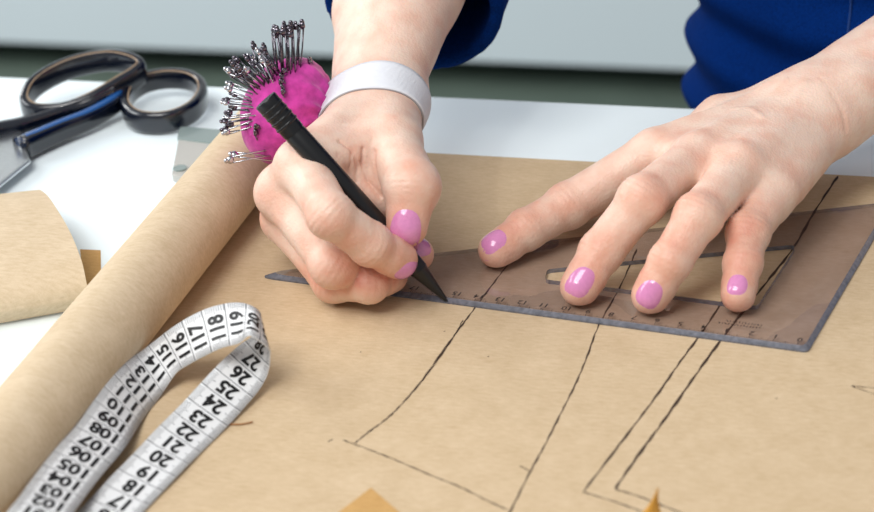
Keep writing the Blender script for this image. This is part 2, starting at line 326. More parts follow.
# joints (cm): tip, distal, middle, knuckle of each finger; wrist and elbow
HL = {'iT': (-25.96, 82.28, .92), 'iD': (-24.98, 83.6, 1.3), 'iP': (-23.5, 85.4, 1.75), 'iM': (-20.01, 87.67, 3.50),
      'mT': (-21.53, 79.4, .92), 'mD': (-20.85, 80.65, 1.98), 'mP': (-19.3, 81.9, 3.9), 'mM': (-17.75, 86.1, 4.1),
      'rT': (-18.45, 79.1, .92), 'rD': (-17.7, 79.75, 2.2), 'rP': (-16.85, 81.4, 3.5), 'rM': (-15.75, 85.4, 4.0),
      'pT': (-14.92, 79.7, .92), 'pD': (-14.93, 80.95, 1.7), 'pP': (-14.98, 82.55, 2.35), 'pM': (-14.3, 85.6, 2.95),
      'tT': (-23.6, 86.6, 1.0), 'tI': (-21.6, 88.6, 1.5), 'tM': (-17.82, 91.98, 3.30), 'W': (-13.46, 92.36, 4.00), 'E': (1.29, 110.68, 8.5)}
HR = {'iT': (-28.83, 77.63, 2.5), 'iD': (-29.61, 76.59, 3.68), 'iP': (-30.81, 75.6, 5.35), 'iM': (-33.3, 79.0, 5.95),
      'mT': (-28.84, 79.94, 1.63), 'mD': (-30.3, 78.99, 1.35), 'mP': (-31.39, 76.75, 2.5), 'mM': (-34.45, 79.29, 4.5),
      'rT': (-29.65, 78.7, 1.15), 'rD': (-30.1, 77.3, 1.45), 'rP': (-31.9, 77.9, 1.15), 'rM': (-34.79, 80.17, 2.8),
      'pD': (-31.12, 80.14, .85), 'pP': (-32.87, 79.25, .95), 'pM': (-35.0, 81.5, 1.9),
      'tT': (-28.66, 78.62, 3.60), 'tI': (-28.64, 79.6, 5.0), 'tM': (-30.51, 82.55, 5.62), 'W': (-32.74, 86.73, 5.46), 'E': (-34.9, 107.66, 14.0)}
PEN0 = np.array([-27.11, 78.70, .03]); PEN1 = np.array([-34.25, 78.21, 9.2])
def hand(J, rad, palm_dir, lat, pad, wr, contact, pen=None, extra=()):
    J = {k: np.array(v, float) for k, v in J.items()}
    W_, E_ = J['W'], J['E']; ax = unit(E_ - W_); pd = unit(palm_dir); lt = unit(lat)
    F_ = W_ + (E_ - W_) * .33
    def F(P):
        # palm: metacarpals and the pad under them
        palm = None
        for k in 'imrp':
            m = J[k + 'M']; root = W_ + lt * {'i': .9, 'm': .35, 'r': -.3, 'p': -.7}[k] * wr[1]
            kr = rad[k][0]
            d = cap(P, root, m, wr[0] * .8, kr * 1.02)
            d = smin(d, cap(P, root + pd * pad * .9, m + pd * pad * .55 + (root - m) * .14, wr[0] * .75, kr * .95), .5)
            palm = d if palm is None else smin(palm, d, .55)
        for a, c in (('i', 'm'), ('m', 'r'), ('r', 'p')):   # flesh between the knuckles
            palm = smin(palm, cap(P, J[a + 'M'] * .5 + J[c + 'M'] * .5 + pd * .12, W_, .92, 1.0), .6)
            fa = J[a + 'M'] * .72 + J[a + 'P'] * .28; fc = J[c + 'M'] * .72 + J[c + 'P'] * .28
            if np.linalg.norm(fa - fc) < 2.9: palm = smin(palm, cap(P, fa + pd * .35, fc + pd * .35, .62, .62), .6)
        # wrist and forearm, an oval made of two bones
        arm = None
        for s in (-1, 1):
            a = W_ + lt * s * wr[1] + ax * -.3; b = F_ + lt * s * wr[2]; c = E_ + lt * s * wr[3]
            d = smin(cap(P, a, b, wr[0], wr[4]), cap(P, b, c, wr[4], wr[5]), .8)
            arm = d if arm is None else smin(arm, d, 1.6)
        arm = smin(arm, sph(P, W_ + ax * 1.2 - lt * wr[1] * 1.4 - pd * wr[0] * .55, .75), .9)
        palm = smin(palm, arm, 1.3)
        # thumb mound
        th = None
        if 'tM' in J:
            r = rad['t']
            th = cap(P, J['tT'], J['tI'], r[3], r[2]); th = smin(th, cap(P, J['tI'], J['tM'], r[1], r[0]), .3)
            th = smin(th, sph(P, J['tI'] , r[2] * 1.04), .3)
            mound = cap(P, J['tM'], W_ + lt * wr[1] * .8 + pd * .5, r[0] * 1.12, wr[0] * .95)
            palm = smin(palm, mound, 1.0)
            for (a, b, ra, rb) in extra: palm = smin(palm, cap(P, J[a] if isinstance(a, str) else a, J[b] if isinstance(b, str) else b, ra, rb), .7)
            th = smin(palm, th, .45)
        tot = th if th is not None else palm
        for k in 'imrp':
            r = rad[k]; M_, P_, D_ = J[k + 'M'], J[k + 'P'], J[k + 'D']
            d = cap(P, M_, P_, r[0], r[1])
            d = smin(d, cap(P, P_, D_, r[1] * .96, r[2]), .25)
            d = smin(d, sph(P, P_, r[1] * 1.05), .25)
            if k + 'T' in J:
                T_ = J[k + 'T']; d = smin(d, cap(P, D_, T_, r[2] * .97, r[3]), .2)
                d = smin(d, sph(P, D_, r[2] * 1.02), .2)
                d = smin(d, cap(P, D_ * .35 + T_ * .65 + pd * .08, T_ + pd * .06, r[3] * 1.0, r[3] * .9), .2)
            d = smin(palm, d, .5)
            tot = smin(tot, d, .07)
        if pen is not None:
            tot = smax(tot, -(cap(P, pen[0], pen[1], .44, .44)), .06)
        return smax(tot, contact - P[:, 2], .12)
    return F, J
RL = dict(i=(1.02, .99, .90, .79), m=(1.04, 1.0, .92, .82), r=(1.02, .97, .88, .79), p=(.93, .87, .79, .70), t=(1.1, .95, .9, .72))
FL, JL = hand(HL, RL, (.1, .25, -1), unit(np.array(HL['iM']) - np.array(HL['pM'])), .55, (1.5, .8, .95, 1.2, 1.85, 3.0), .245)
RR_ = dict(i=(1.0, .93, .9, .80), m=(1.02, .95, .86, .74), r=(1.0, .9, .82, .72), p=(.92, .8, .74, .66), t=(1.2, 1.15, 1.12, .88))
FR, JR = hand(HR, RR_, (.62, .75, -.55), unit((.62, .25, .60)), .7, (1.4, .72, 1.05, 1.3, 2.3, 3.4), .245, pen=(PEN0, PEN1 + (PEN1 - PEN0) * .3),
              extra=[('tM', 'iM', .9, .85), ('tM', 'mM', .9, .9), ((-30.2, 81.0, 4.4), (-33.0, 80.3, 4.6), .75, .8), ((-29.9, 80.6, 3.6), (-32.4, 79.4, 4.2), .6, .6)])

def skin_details(F, J, verts, dors, keys, folds=()):
    """knuckle folds across the joints, veins' relief and the redder skin over joints and tips"""
    N_ = grad(F, verts, .06); N_ /= np.linalg.norm(N_, axis=1)[:, None]
    disp = np.zeros(len(verts)); fl = np.zeros(len(verts))
    for k in keys:
        chain = [c for c in ('M', 'P', 'D', 'T', 'I') if k + c in J]
        for c in chain:
            p = J[k + c]
            i = chain.index(c)
            q = J[k + chain[i + 1]] if i + 1 < len(chain) else p + (p - J[k + chain[i - 1]])
            pr = J[k + chain[i - 1]] if i else J['W']
            a = unit((q - p) / np.linalg.norm(q - p) + (p - pr) / np.linalg.norm(p - pr))
            dn = dors.get(k + c, dors['all']); dn = unit(dn - (dn @ a) * a)
            rel = verts - p; s = rel @ a; w = rel @ dn; rr = np.linalg.norm(rel, axis=1)
            side = np.clip((N_ @ dn - .15) / .6, 0, 1)
            near = np.exp(-(rr / 1.35) ** 4)
            if c in 'PDI':
                amp = .045 if c != 'D' else .03
                bend = s + .10 * (rel @ np.cross(a, dn)) ** 2
                disp += -amp * side * near * (np.cos(2 * PI * bend / .27) * .5 + .5) ** 3 * np.exp(-(s / .5) ** 2)
                disp += .02 * side * near * np.exp(-(s / .6) ** 2)
                fl += .5 * side * np.exp(-(rr / 1.25) ** 2)
                # creases on the underside
                under = np.clip((-(N_ @ dn) - .1) / .6, 0, 1); disp += -.03 * under * near * np.exp(-(s / .06) ** 2)
            elif c == 'T': fl += .46 * np.exp(-((rr) / 1.15) ** 2)
            else: fl += .16 * side * np.exp(-(rr / 1.6) ** 2)
    neg = np.zeros(len(verts)); pos = np.zeros(len(verts))
    for (a, b, amp, wd) in folds:   # single creases or raised veins between two points
        ab = np.array([a, b], float)
        for _ in range(4): ab = ab - F(ab)[:, None] * grad(F, ab, .05)
        a, b = ab; d = cap(verts, a, b, 0, 0); g_ = amp * np.exp(-(d / wd) ** 2); neg = np.minimum(neg, g_); pos = np.maximum(pos, g_)
        if amp < -.055: fl += .09 * np.exp(-(d / (wd * 3)) ** 2)
    u = verts; disp += neg + pos
    disp += .012 * np.sin(u[:, 0] * 2.1 + 1.3 * np.sin(u[:, 1] * 1.7)) * np.sin(u[:, 1] * 1.9 + u[:, 2] * 2.3)
    return verts + N_ * disp[:, None], np.clip(fl, 0, .8)
def surf_point(F, p, d, far=3.5):
    """walk from p along d to the surface"""
    t = 0
    for _ in range(60):
        v = float(F((p + d * t)[None])[0]); t += max(v * .8, -.2)
        if abs(v) < 1e-3 or t > far: break
    return p + d * t
def nail(name, F, T, D, dn, w, l, off, parent):
    T = np.array(T); D = np.array(D); a = unit(T - D); n = unit(np.array(dn, float) - (np.array(dn) @ a) * a); s = np.cross(a, n)
    v = []; f = []; R_, S_ = 7, 28
    def pt(u, q, r):
        p = T + a * (off + u * l / 2) + s * q * w / 2 + n * 1.3
        h = surf_point(F, p, -n)
        return h + n * (.055 * (1 - r ** 5) - .015)
    v.append(pt(0, 0, 0))
    for i in range(1, R_ + 1):
        r = i / R_
        for k in range(S_):
            th = 2 * PI * k / S_; cx, cy = math.cos(th), math.sin(th)
            e = 2 / 2.6; u = math.copysign(abs(cx) ** e, cx) * r; q = math.copysign(abs(cy) ** e, cy) * r
            q *= 1 - .1 * max(0, -u)
            v.append(pt(u, q, r))
    for k in range(S_): f.append((0, 1 + (k + 1) % S_, 1 + k))
    for i in range(R_ - 1):
        for k in range(S_):
            p = 1 + i * S_; f.append((p + k, p + (k + 1) % S_, p + S_ + (k + 1) % S_, p + S_ + k))
    o = obj(name, v, f, M['nail'], parent); recalc(o)
    return o

# ================================================================ the setting
b = MB(); b.box((-420, -260, -85), (320, 345, -75)); tag(b.build('floor', M['floor'], smooth=False, base=(0, 85, -75)), kind='structure')
b = MB(); b.box((-420, 340, -75), (320, 345, 190)); tag(b.build('wall_back', M['wall'], smooth=False, base=(0, 340, -75)), kind='structure')

# sideboard far behind the table
sb = thing('sideboard', 'long white lacquered sideboard on a dark plinth behind the table', 'sideboard', (-80, 310, -75))
b = MB(); b.box((-330, 285.5, -71), (200, 335, 14)); b.build('cabinet_body', M['cabinet'], sb, smooth=False)
b = MB(); b.box((-326, 296, -75), (196, 334, -71)); b.build('plinth', M['dark'], sb, smooth=False)
b = MB(); b.box((-332, 282, 14), (202, 338, 17)); bev(b.build('countertop', M['cabinet'], sb, smooth=False), .4)
for x0, x1 in ((-330, -192), (-191.6, -30), (-29.6, 90), (90.4, 200)):
    b = MB(); b.box((x0, 283, -70.8), (x1, 285.5, 13)); bev(b.build('door', M['cabinet'], sb, smooth=False), .3)

# table
tb = thing('work_table', 'white laminate work table carrying the brown paper and tools', 'table', (-25, 60, -75))
b = MB(); b.box((-120, 22, -3.0), (70, 101.4, 0)); bev(b.build('tabletop', M['table'], tb, smooth=False), .25, 3)
for x, y in ((-115, 27), (65, 27), (-115, 96), (65, 96)):
    b = MB(); b.box((x - 2.5, y - 2.5, -75), (x + 2.5, y + 2.5, -3)); b.build('leg', M['legs'], tb, smooth=False)
b = MB(); b.box((-112, 94, -9), (62, 97, -3)); b.box((-112, 26, -9), (62, 29, -3)); b.build('apron', M['legs'], tb, smooth=False)

# ================================================================ paper
def strip(path, w, z, closed=False):
    P = catmull([(p[0], p[1]) for p in path], 8); n = len(P); v = []; f = []
    for i in range(n):
        t = P[min(i + 1, n - 1)] - P[max(i - 1, 0)]; t /= np.linalg.norm(t) + 1e-9; nn = np.array([-t[1], t[0]])
        ww = w * (.5 + .16 * math.sin(i * 1.7) + .1 * math.sin(i * .6 + 1))
        if i in (0, n - 1): ww *= .35
        j = nn * (.012 * math.sin(i * 2.3))
        v += [tuple(P[i] + j + nn * ww) + (z,), tuple(P[i] + j - nn * ww) + (z,)]
        if i: f.append((2 * i - 2, 2 * i - 1, 2 * i + 1, 2 * i))
    return v, f
b = MB(); SH = .03
nx, ny = 48, 40
xs = np.linspace(-39.3, 24, nx); ys = np.linspace(40, 94.05, ny); vv = []
for z in (0.004, SH):
    for y in ys:
        for x in xs: vv.append((x, y, z))
ff = []; q = nx * ny
for j in range(ny - 1):
    for i in range(nx - 1):
        k = j * nx + i; ff.append((q + k, q + k + 1, q + k + nx + 1, q + k + nx)); ff.append((k, k + nx, k + nx + 1, k + 1))
for i in range(nx - 1): ff.append((i, i + 1, q + i + 1, q + i)); k = (ny - 1) * nx + i; ff.append((k + 1, k, q + k, q + k + 1))
for j in range(ny - 1): k = j * nx; ff.append((k + nx, k, q + k, q + k + nx)); k += nx - 1; ff.append((k, k + nx, q + k + nx, q + k))
b.add(vv, ff, 0)
W_ = dict(l1=.105, l1b=.07, l2=.085, l2b=.06, l3=.07, l3b=.04, l4=.055, l5=.065, l5b=.05, l6=.05, l6b=.04, l8=.05)
for k, w in W_.items():
    v, f = strip(LINES[k], w, SH + .006); b.add(v, f, 1)
for x, y in ((-26.6, 76.2), (-29.5, 73.9), (-24.2, 74.4), (-12.3, 73.0)):
    b.add([(x, y, SH + .006), (x + .09, y + .03, SH + .006), (x + .05, y + .1, SH + .006)], [(0, 1, 2)], 1)
sheet = b.build('pattern_paper', [M['kraft'], M['pencil']], smooth=False)
tag(sheet, 'large flat sheet of brown kraft paper with pencilled pattern lines under the ruler', 'paper')

# roll of kraft paper, a spiral
t = thing('paper_roll', 'long thick roll of brown kraft paper lying left of the flat sheet', 'paper roll', (-39.4, 72, 0.03))
A_ = np.array([-38.94, 61.77, 0]); B_ = np.array([-39.98, 86.55, 0]); dr = unit(B_ - A_); A0 = A_ - dr * 22; B0 = A_ + dr * 30.2
sd = np.array([dr[1], -dr[0], 0]); RRo = 1.75
b = MB(); nt_ = 150; prof = []
for i in range(nt_):
    th = -PI * .42 + 2 * PI * 3.4 * i / (nt_ - 1); rr = RRo - .045 * th / (2 * PI) * 1.3; prof.append((math.cos(th) * rr, math.sin(th) * rr + RRo + .045))
inn = [(p[0] * (1 - .02), (p[1] - RRo - .045) * (1 - .02) + RRo + .045) for p in prof]
vv = []; ns = 14
for s in range(ns):
    c = A0 + (B0 - A0) * s / (ns - 1)
    for pr in (prof, inn):
        for (px, pz) in pr: vv.append(c + sd * px + np.array([0, 0, pz]))
ff = []
st = 2 * nt_
for s in range(ns - 1):
    for i in range(nt_ - 1):
        a = s * st + i; ff.append((a, a + 1, a + st + 1, a + st)); a += nt_; ff.append((a + 1, a, a + st, a + st + 1))
    a = s * st; ff.append((a, a + st, a + st + nt_, a + nt_)); a += nt_ - 1; ff.append((a + st, a, a + nt_, a + st + nt_))
for i in range(nt_ - 1):
    ff.append((i + 1, i, i + nt_, i + nt_ + 1)); a = (ns - 1) * st + i; ff.append((a, a + 1, a + nt_ + 1, a + nt_))
b.add(vv, ff); o = b.build('rolled_paper', M['kraft_sheen'], t, smooth=True, sharp=50)

# curled piece at the left
R_ = catmull(ARCR, 5); L_ = catmull(ARCL, 5); b = MB(); n = len(R_); nu = 20; vv = []
R_[-6:, :] += (R_[-6:, :] - R_[-7]) * 0
for lay in (0, 1):
    for i in range(n):
        for k in range(nu):
            u = k / (nu - 1); p = L_[i] * (1 - u) + R_[i] * u
            tt = unit(R_[min(i + 1, n - 1)] - R_[max(i - 1, 0)]); nn = unit(np.cross(tt, R_[i] - L_[i]))
            if nn[2] < 0: nn = -nn
            vv.append(p - nn * .05 * lay)
ff = []; q = n * nu
for i in range(n - 1):
    for k in range(nu - 1):
        a = i * nu + k; ff.append((a, a + 1, a + nu + 1, a + nu)); ff.append((q + a, q + a + nu, q + a + nu + 1, q + a + 1))
for i in range(n - 1):
    a = i * nu; ff.append((a, a + nu, q + a + nu, q + a)); a += nu - 1; ff.append((a + nu, a, q + a, q + a + nu))
for k in range(nu - 1):
    a = k; ff.append((a + 1, a, q + a, q + a + 1)); a = (n - 1) * nu + k; ff.append((a, a + 1, q + a + 1, q + a))
b.add(vv, ff); o = b.build('curled_paper', M['kraft_sheen'], base=(-49, 77, 0.03), sharp=60); recalc(o)
tag(o, 'curved offcut of pale brown paper lying on the white table at left', 'paper')
b = MB(); b.prism(TAB, .0, .04); o = b.build('paper_scrap', M['kraft_dark'], smooth=False); recalc(o)
tag(o, 'small square brown paper scrap peeking out behind the curved offcut', 'paper scrap')
b = MB(); b.prism(SCRAP, SH, SH + .035); o = b.build('paper_scrap', M['kraft_dark'], smooth=False); recalc(o)
tag(o, 'pointed ochre paper scrap lying on the brown sheet, nearest the tape measure', 'paper scrap')
# thin upright curl of paper at the front
S_ = np.array(SPIKE); b = MB()
left = [S_[5] * .5 + S_[4] * .5, S_[5], S_[6], S_[0]]; right = [S_[3], S_[2], S_[1], S_[0] + [.03, 0, 0]]
lc = catmull([S_[4], S_[5], S_[6], S_[0]], 5); rc = catmull([S_[3], S_[2], S_[1], S_[0] + [.04, .0, 0]], 5)
vv = []; 
for i in range(len(lc)):
    for k in range(5):
        u = k / 4; p = lc[i] * (1 - u) + rc[i] * u + np.array([0, -.25 * math.sin(PI * u) * (1 - i / len(lc)), 0]); vv.append(p)
for i in range(len(lc)):
    for k in range(5): vv.append(vv[i * 5 + k] + np.array([0, .04, 0]))
q = len(lc) * 5; ff = []
for i in range(len(lc) - 1):
    for k in range(4):
        a = i * 5 + k; ff.append((a, a + 1, a + 6, a + 5)); ff.append((q + a, q + a + 5, q + a + 6, q + a + 1))
    a = i * 5; ff.append((a, a + 5, q + a + 5, q + a)); a += 4; ff.append((a + 5, a, q + a, q + a + 5))
v = np.array(vv); v[:, 2] = np.maximum(v[:, 2] - .25, SH + .005)
b.add(v.tolist(), ff); o = b.build('paper_curl', M['ochre']); recalc(o)
tag(o, 'narrow pointed ochre curl of paper standing at the bottom edge below the ruler', 'paper curl')
P = catmull([(p[0], p[1], SH + .05) for p in LINES['l7']], 6); b = MB(); b.tube(P, .03, 6)
tag(b.build('thread', mat('brown_thread', (150, 100, 55), rough=.8)), 'short snip of brown thread beside the tape measure', 'thread')

# ================================================================ ruler (set square)
C0 = np.array(RUL[0] + [0]); T0 = np.array(RUL[1] + [0]); T0 = T0 + unit(T0 - C0) * .45; ea = unit(T0 - C0); en = np.array([ea[1], -ea[0], 0]); Lr = np.linalg.norm(T0 - C0)
zb, zt = SH + .005, SH + .205
short = Lr * math.tan(math.radians(30)); TOP = C0 + en * short
def rounded(poly, r, n=6):
    out = []; N_ = len(poly)
    for i in range(N_):
        p0, p1, p2 = [np.array(poly[(i + k) % N_][:2], float) for k in (-1, 0, 1)]
        a = unit(p0 - p1); c = unit(p2 - p1); ang = math.acos(np.clip(a @ c, -1, 1)); d = min(r / math.tan(ang / 2), .4 * min(np.linalg.norm(p0 - p1), np.linalg.norm(p2 - p1)))
        s, e = p1 + a * d, p1 + c * d
        for k in range(n + 1):
            u = k / n; out.append((1 - u) ** 2 * s + 2 * u * (1 - u) * p1 + u * u * e)
    return [tuple(p) for p in out]
outer = rounded([C0, T0, TOP], .28, 5)
inner = rounded([CUT[1], CUT[0], CUT[3], CUT[2]], .3, 6)
def shrink(poly, d):
    P = np.array(poly); n = len(P); out = []
    ar = sum(P[i][0] * P[(i + 1) % n][1] - P[(i + 1) % n][0] * P[i][1] for i in range(n)); sg = 1 if ar > 0 else -1
    for i in range(n):
        t = unit(P[(i + 1) % n] - P[i - 1]); nn = np.array([-t[1], t[0]]) * sg; out.append(P[i] + nn * d)
    return out
bm = bmesh.new()
def loop(poly, z): return [bm.verts.new((p[0], p[1], z)) for p in poly]
Ci = C0 + ea * .2 + en * .2; q30 = math.radians(30); Ti = C0 + ea * (Lr - .2 / math.tan(q30) - .06 / math.sin(q30)) + en * .2; Oi = C0 + ea * .2 + en * (short - .2 * math.tan(q30) - .06 / math.cos(q30))
o_t = loop(rounded([Ci, Ti, Oi], .28, 5), zt); o_m = loop(outer, zb + .07); o_b = loop(outer, zb)
i_t = loop(inner, zt); i_b = loop(inner, zb)
def edges_of(lp): return [bm.edges.new((lp[i], lp[(i + 1) % len(lp)])) for i in range(len(lp))]
def bridge(a, c, mi):
    n = len(a)
    for i in range(n):
        f = bm.faces.new((a[i], a[(i + 1) % n], c[(i + 1) % n], c[i])); f.material_index = mi
bridge(o_b, o_m, 1); bridge(o_m, o_t, 1)
for f in bm.faces:   # the long sloping side has a plain cut edge that stays clear
    c_ = np.array(f.calc_center_median()); hd = unit(TOP - T0); rel = c_ - T0; dist = abs(rel[0] * hd[1] - rel[1] * hd[0])
    if dist < .12 and rel @ hd > .5: f.material_index = 2
bridge(i_b, i_t, 1)
def cap_face(lo_, li_):
    es = [bm.edges.get((lo_[i], lo_[(i + 1) % len(lo_)])) for i in range(len(lo_))] + [bm.edges.get((li_[i], li_[(i + 1) % len(li_)])) for i in range(len(li_))]
    g = bmesh.ops.triangle_fill(bm, edges=es, use_beauty=True)
    for e in g['geom']:
        if isinstance(e, bmesh.types.BMFace): e.material_index = 0
cap_face(o_t, i_t); cap_face(o_b, i_b)
bmesh.ops.recalc_face_normals(bm, faces=bm.faces)
rv = [tuple(v.co) for v in bm.verts]; bm.verts.index_update(); rf = [[v.index for v in f.verts] for f in bm.faces]; rm = [f.material_index for f in bm.faces]; bm.free()
rt = thing('set_square', 'clear plastic triangular ruler lying on the brown paper under both hands', 'ruler', tuple((C0 + T0) / 2 + np.array([0, 0, zb])))
obj('plate', rv, rf, [M['ruler'], M['ruler_edge'], M['ruler_cut']], rt, smooth=False, fm=rm)
b = MB(); zz = zt + .004
def rp(s, t_): p = C0 + ea * s + en * t_; return p
def rquad(s0, t0, s1, t1): b.add([tuple(rp(s, t_)[:2]) + (zz,) for s, t_ in ((s0, t0), (s1, t0), (s1, t1), (s0, t1))], [(0, 1, 2, 3)], 0)
off = .5
for mm in range(0, 225):
    s = off + mm * .1; ln = .3 if mm % 10 == 0 else (.22 if mm % 5 == 0 else .13); w = .012 if mm % 5 else .018
    top_ = (Lr - s) * math.tan(math.radians(30))
    if top_ < .9: break
    rquad(s - w, .22, s + w, .22 + ln * .55)
for k in range(0, 22):
    g, f = glyphs(str(k), .46, .006)
    # written to be read from the far side of the table
    v = [tuple((rp(off + k, .62) + ea * x_ * 1 + (-en) * y_ * 1)[:2]) + (zz,) for x_, y_ in g]
    b.add(v, f, 0)
for row in (0, 1):   # two lines of print too small to read
    for k in range(14 - row * 2):
        s = 2.3 + k * .13; b_ = 1.08 + row * .24
        rquad(s, b_, s + .035, b_ + .13)
        if k % 3: rquad(s, b_ + (.1 if k % 2 else 0), s + .09, b_ + .03 + (.1 if k % 2 else 0))
b.build('printed_scale', M['ink'], rt, smooth=False)

# ================================================================ tape measure
TP = np.array(TAPE); TC = catmull(TP[:, :3], 16); TV = catmull(TP[:, 3:], 16)
TV = TV / np.linalg.norm(TV, axis=1)[:, None]; NT = len(TC); TN = []
for i in range(NT):
    d = unit(TC[min(i + 1, NT - 1)] - TC[max(i - 1, 0)]); TN.append(unit(np.cross(TV[i], -d)))
TN = np.array(TN)   # face that carries 100..120
for _ in range(12):
    TN[1:-1] = (TN[:-2] + 2 * TN[1:-1] + TN[2:]) / 4
TN /= np.linalg.norm(TN, axis=1)[:, None]
def tape_pt(t_, w, side, lift):
    x = np.clip((t_ - 100) * 16, 0, NT - 1.001); i = int(x); u = x - i
    c = TC[i] * (1 - u) + TC[i + 1] * u; v = unit(TV[i] * (1 - u) + TV[i + 1] * u); nn = unit(TN[i] * (1 - u) + TN[i + 1] * u)
    return c + v * w + nn * (side * (.022 + lift))
b = MB(); nw = 7; vv = []
for sdn in (1, -1):
    for i in range(NT):
        for k in range(nw): vv.append(tape_pt(100 + i / 16, -1 + 2 * k / (nw - 1), sdn, 0))
ff = []; q = NT * nw
for i in range(NT - 1):
    for k in range(nw - 1):
        a = i * nw + k; ff.append((a, a + 1, a + nw + 1, a + nw)); ff.append((q + a, q + a + nw, q + a + nw + 1, q + a + 1))
    a = i * nw; ff.append((a, a + nw, q + a + nw, q + a)); a += nw - 1; ff.append((a + nw, a, q + a, q + a + nw))
b.add(vv, ff, 0)
def tquad(t0, t1, w0, w1, side, m, sub=1):
    for k in range(sub):
        wa = w0 + (w1 - w0) * k / sub; wb = w0 + (w1 - w0) * (k + 1) / sub
        b.add([tape_pt(t0, wa, side, .014), tape_pt(t1, wa, side, .014), tape_pt(t1, wb, side, .014), tape_pt(t0, wb, side, .014)], [(0, 1, 2, 3)], m)
for side in (1, -1):
    for k in range(100, 135):
        tquad(k + .5 - .018, k + .5 + .018, -1, 1, side, 2, 4)
        for j in range(10):
            s = k + .05 + j * .1; ln = .42 if j in (0, 5) else .30
            if j == 5: continue
            tquad(s - .013, s + .013, -1, -1 + ln, side, 2); tquad(s - .013, s + .013, 1 - ln, 1, side, 2)
        if side == 1 and k > 122: continue
        if side == -1 and k < 118: continue
        txt = str(k if side == 1 else 150 - k)
        g, f = glyphs(txt, .98, .034)
        c_ = k + .02
        v = [tape_pt(c_ - y_ if side == 1 else c_ + y_, x_ * .86, side, .022) for x_, y_ in g]
        b.add(v, f, 1)
o = b.build('tape_measure', [M['tape'], M['ink'], M['faint']], smooth=True, base=(-34.5, 64, .05))
tag(o, 'white tape measure with black numbers looping back on itself beside the roll', 'tape measure')

# ================================================================ pen
pd_ = unit(PEN1 - PEN0); PL = np.linalg.norm(PEN1 - PEN0)
pt = thing('mechanical_pencil', 'slim matt black pencil held in the hand beside the pincushion', 'pencil', tuple(PEN0))
def along(prs, seg=28, m=0, bb=None):
    bb = bb or MB(); bb.tube([PEN0 + pd_ * s for s, r_ in prs], [r_ for s, r_ in prs], seg, m); return bb
along([(0, .03), (.25, .05), (.26, .10), (.8, .19), (1.9, .385), (1.95, .40)]).build('tip_cone', M['pen_tip'], pt, sharp=40)
along([(1.95, .41), (3.4, .45), (6, .47), (PL - 1.9, .485), (PL - 1.85, .46), (PL - 1.8, .46)]).build('barrel', M['pen'], pt, sharp=40)
bb = along([(PL - 1.8, .49), (PL - .35, .52), (PL - .06, .53), (PL, .50), (PL - .001, .42), (PL - .25, .40)], m=0)
for k in range(4): bb = along([(PL - .5 - k * .3, .51), (PL - .46 - k * .3, .54), (PL - .40 - k * .3, .54), (PL - .36 - k * .3, .51)], bb=bb)
bb.build('end_cap', M['pen'], pt, sharp=30)
along([(PL - .26, .40), (PL - .2, .38)]).build('eraser', M['pen_hole'], pt, sharp=30)

# ================================================================ shears
sc = thing('shears', 'tailor scissors with blue black handles lying on the white table', 'scissors', (-52, 94, 0))
def sweep(path, w, hgt, closed, m=0, bb=None, taper=None, rim=None):
    """flat oval bar: w wide in the table plane, hgt tall"""
    bb = bb or MB(); P = np.array(path); n = len(P); prof = []
    for k in range(16):
        a = 2 * PI * k / 16; e = .62; prof.append((math.copysign(abs(math.cos(a)) ** e, math.cos(a)), math.copysign(abs(math.sin(a)) ** e, math.sin(a))))
    vv = []
    for i in range(n):
        t_ = (P[(i + 1) % n] - P[i - 1]) if closed else (P[min(i + 1, n - 1)] - P[max(i - 1, 0)])
        t_ = t_.copy(); t_[2] = 0; t_ = unit(t_); s_ = np.array([t_[1], -t_[0], 0])
        sc_ = 1 if taper is None else taper[0] + (taper[1] - taper[0]) * i / (n - 1)
        for (x_, z_) in prof: vv.append(P[i] + s_ * x_ * w / 2 * sc_ + np.array([0, 0, z_ * hgt / 2 * sc_]))
    ff = []; mm = []
    for i in range(n if closed else n - 1):
        for k in range(16):
            i2 = (i + 1) % n; ff.append((i * 16 + k, i2 * 16 + k, i2 * 16 + (k + 1) % 16, i * 16 + (k + 1) % 16))
    if not closed: ff += [list(range(16)), [(n - 1) * 16 + k for k in range(16)][::-1]]
    bb.add(vv, ff, m); return bb
def ring_pts(Rg, lift=0): return catmull(Rg, 5, True) + np.array([0, 0, lift])
g1 = ring_pts(R1, -.1); g2 = ring_pts(R2, -.05)
s1 = catmull(S1, 4); s2 = catmull(S2, 4)
bb = sweep(g1, .5, 1.25, True); bb = sweep(s1 - [0, 0, .1], .85, 1.2, False, bb=bb, taper=(.7, 1.0))
h1 = recalc(bb.build('large_handle', M['handle'], sc)); h1['label'] = 'glossy dark blue black finger loop'
bb = sweep(g2, .5, 1.15, True); bb = sweep(s2, .95, 1.15, False, bb=bb, taper=(.6, 1.15))
h2 = recalc(bb.build('small_handle', M['handle'], sc)); h2['label'] = 'glossy dark blue black thumb loop'
bb = MB(); c = g1.mean(0)
bb.tube([p + unit((c - p) * [1, 1, 0]) * .2 + [0, 0, .56] for p in g1], .035, 8, closed=True); bb.build('rim', M['rim'], h1)
bb = MB(); c = g2.mean(0)
bb.tube([p + unit((c - p) * [1, 1, 0]) * .2 + [0, 0, .51] for p in g2], .035, 8, closed=True); bb.build('rim', M['rim'], h2)
bb = sweep(s2[1:] + [0, 0, .36], .62, .5, False, taper=(.6, 1.1)); o = recalc(bb.build('blue_highlight', M['blue'], sc)); o['label'] = 'bright blue highlight coloured onto the top of the handle'  # highlight on the handle's top face, put in as a bright blue bar
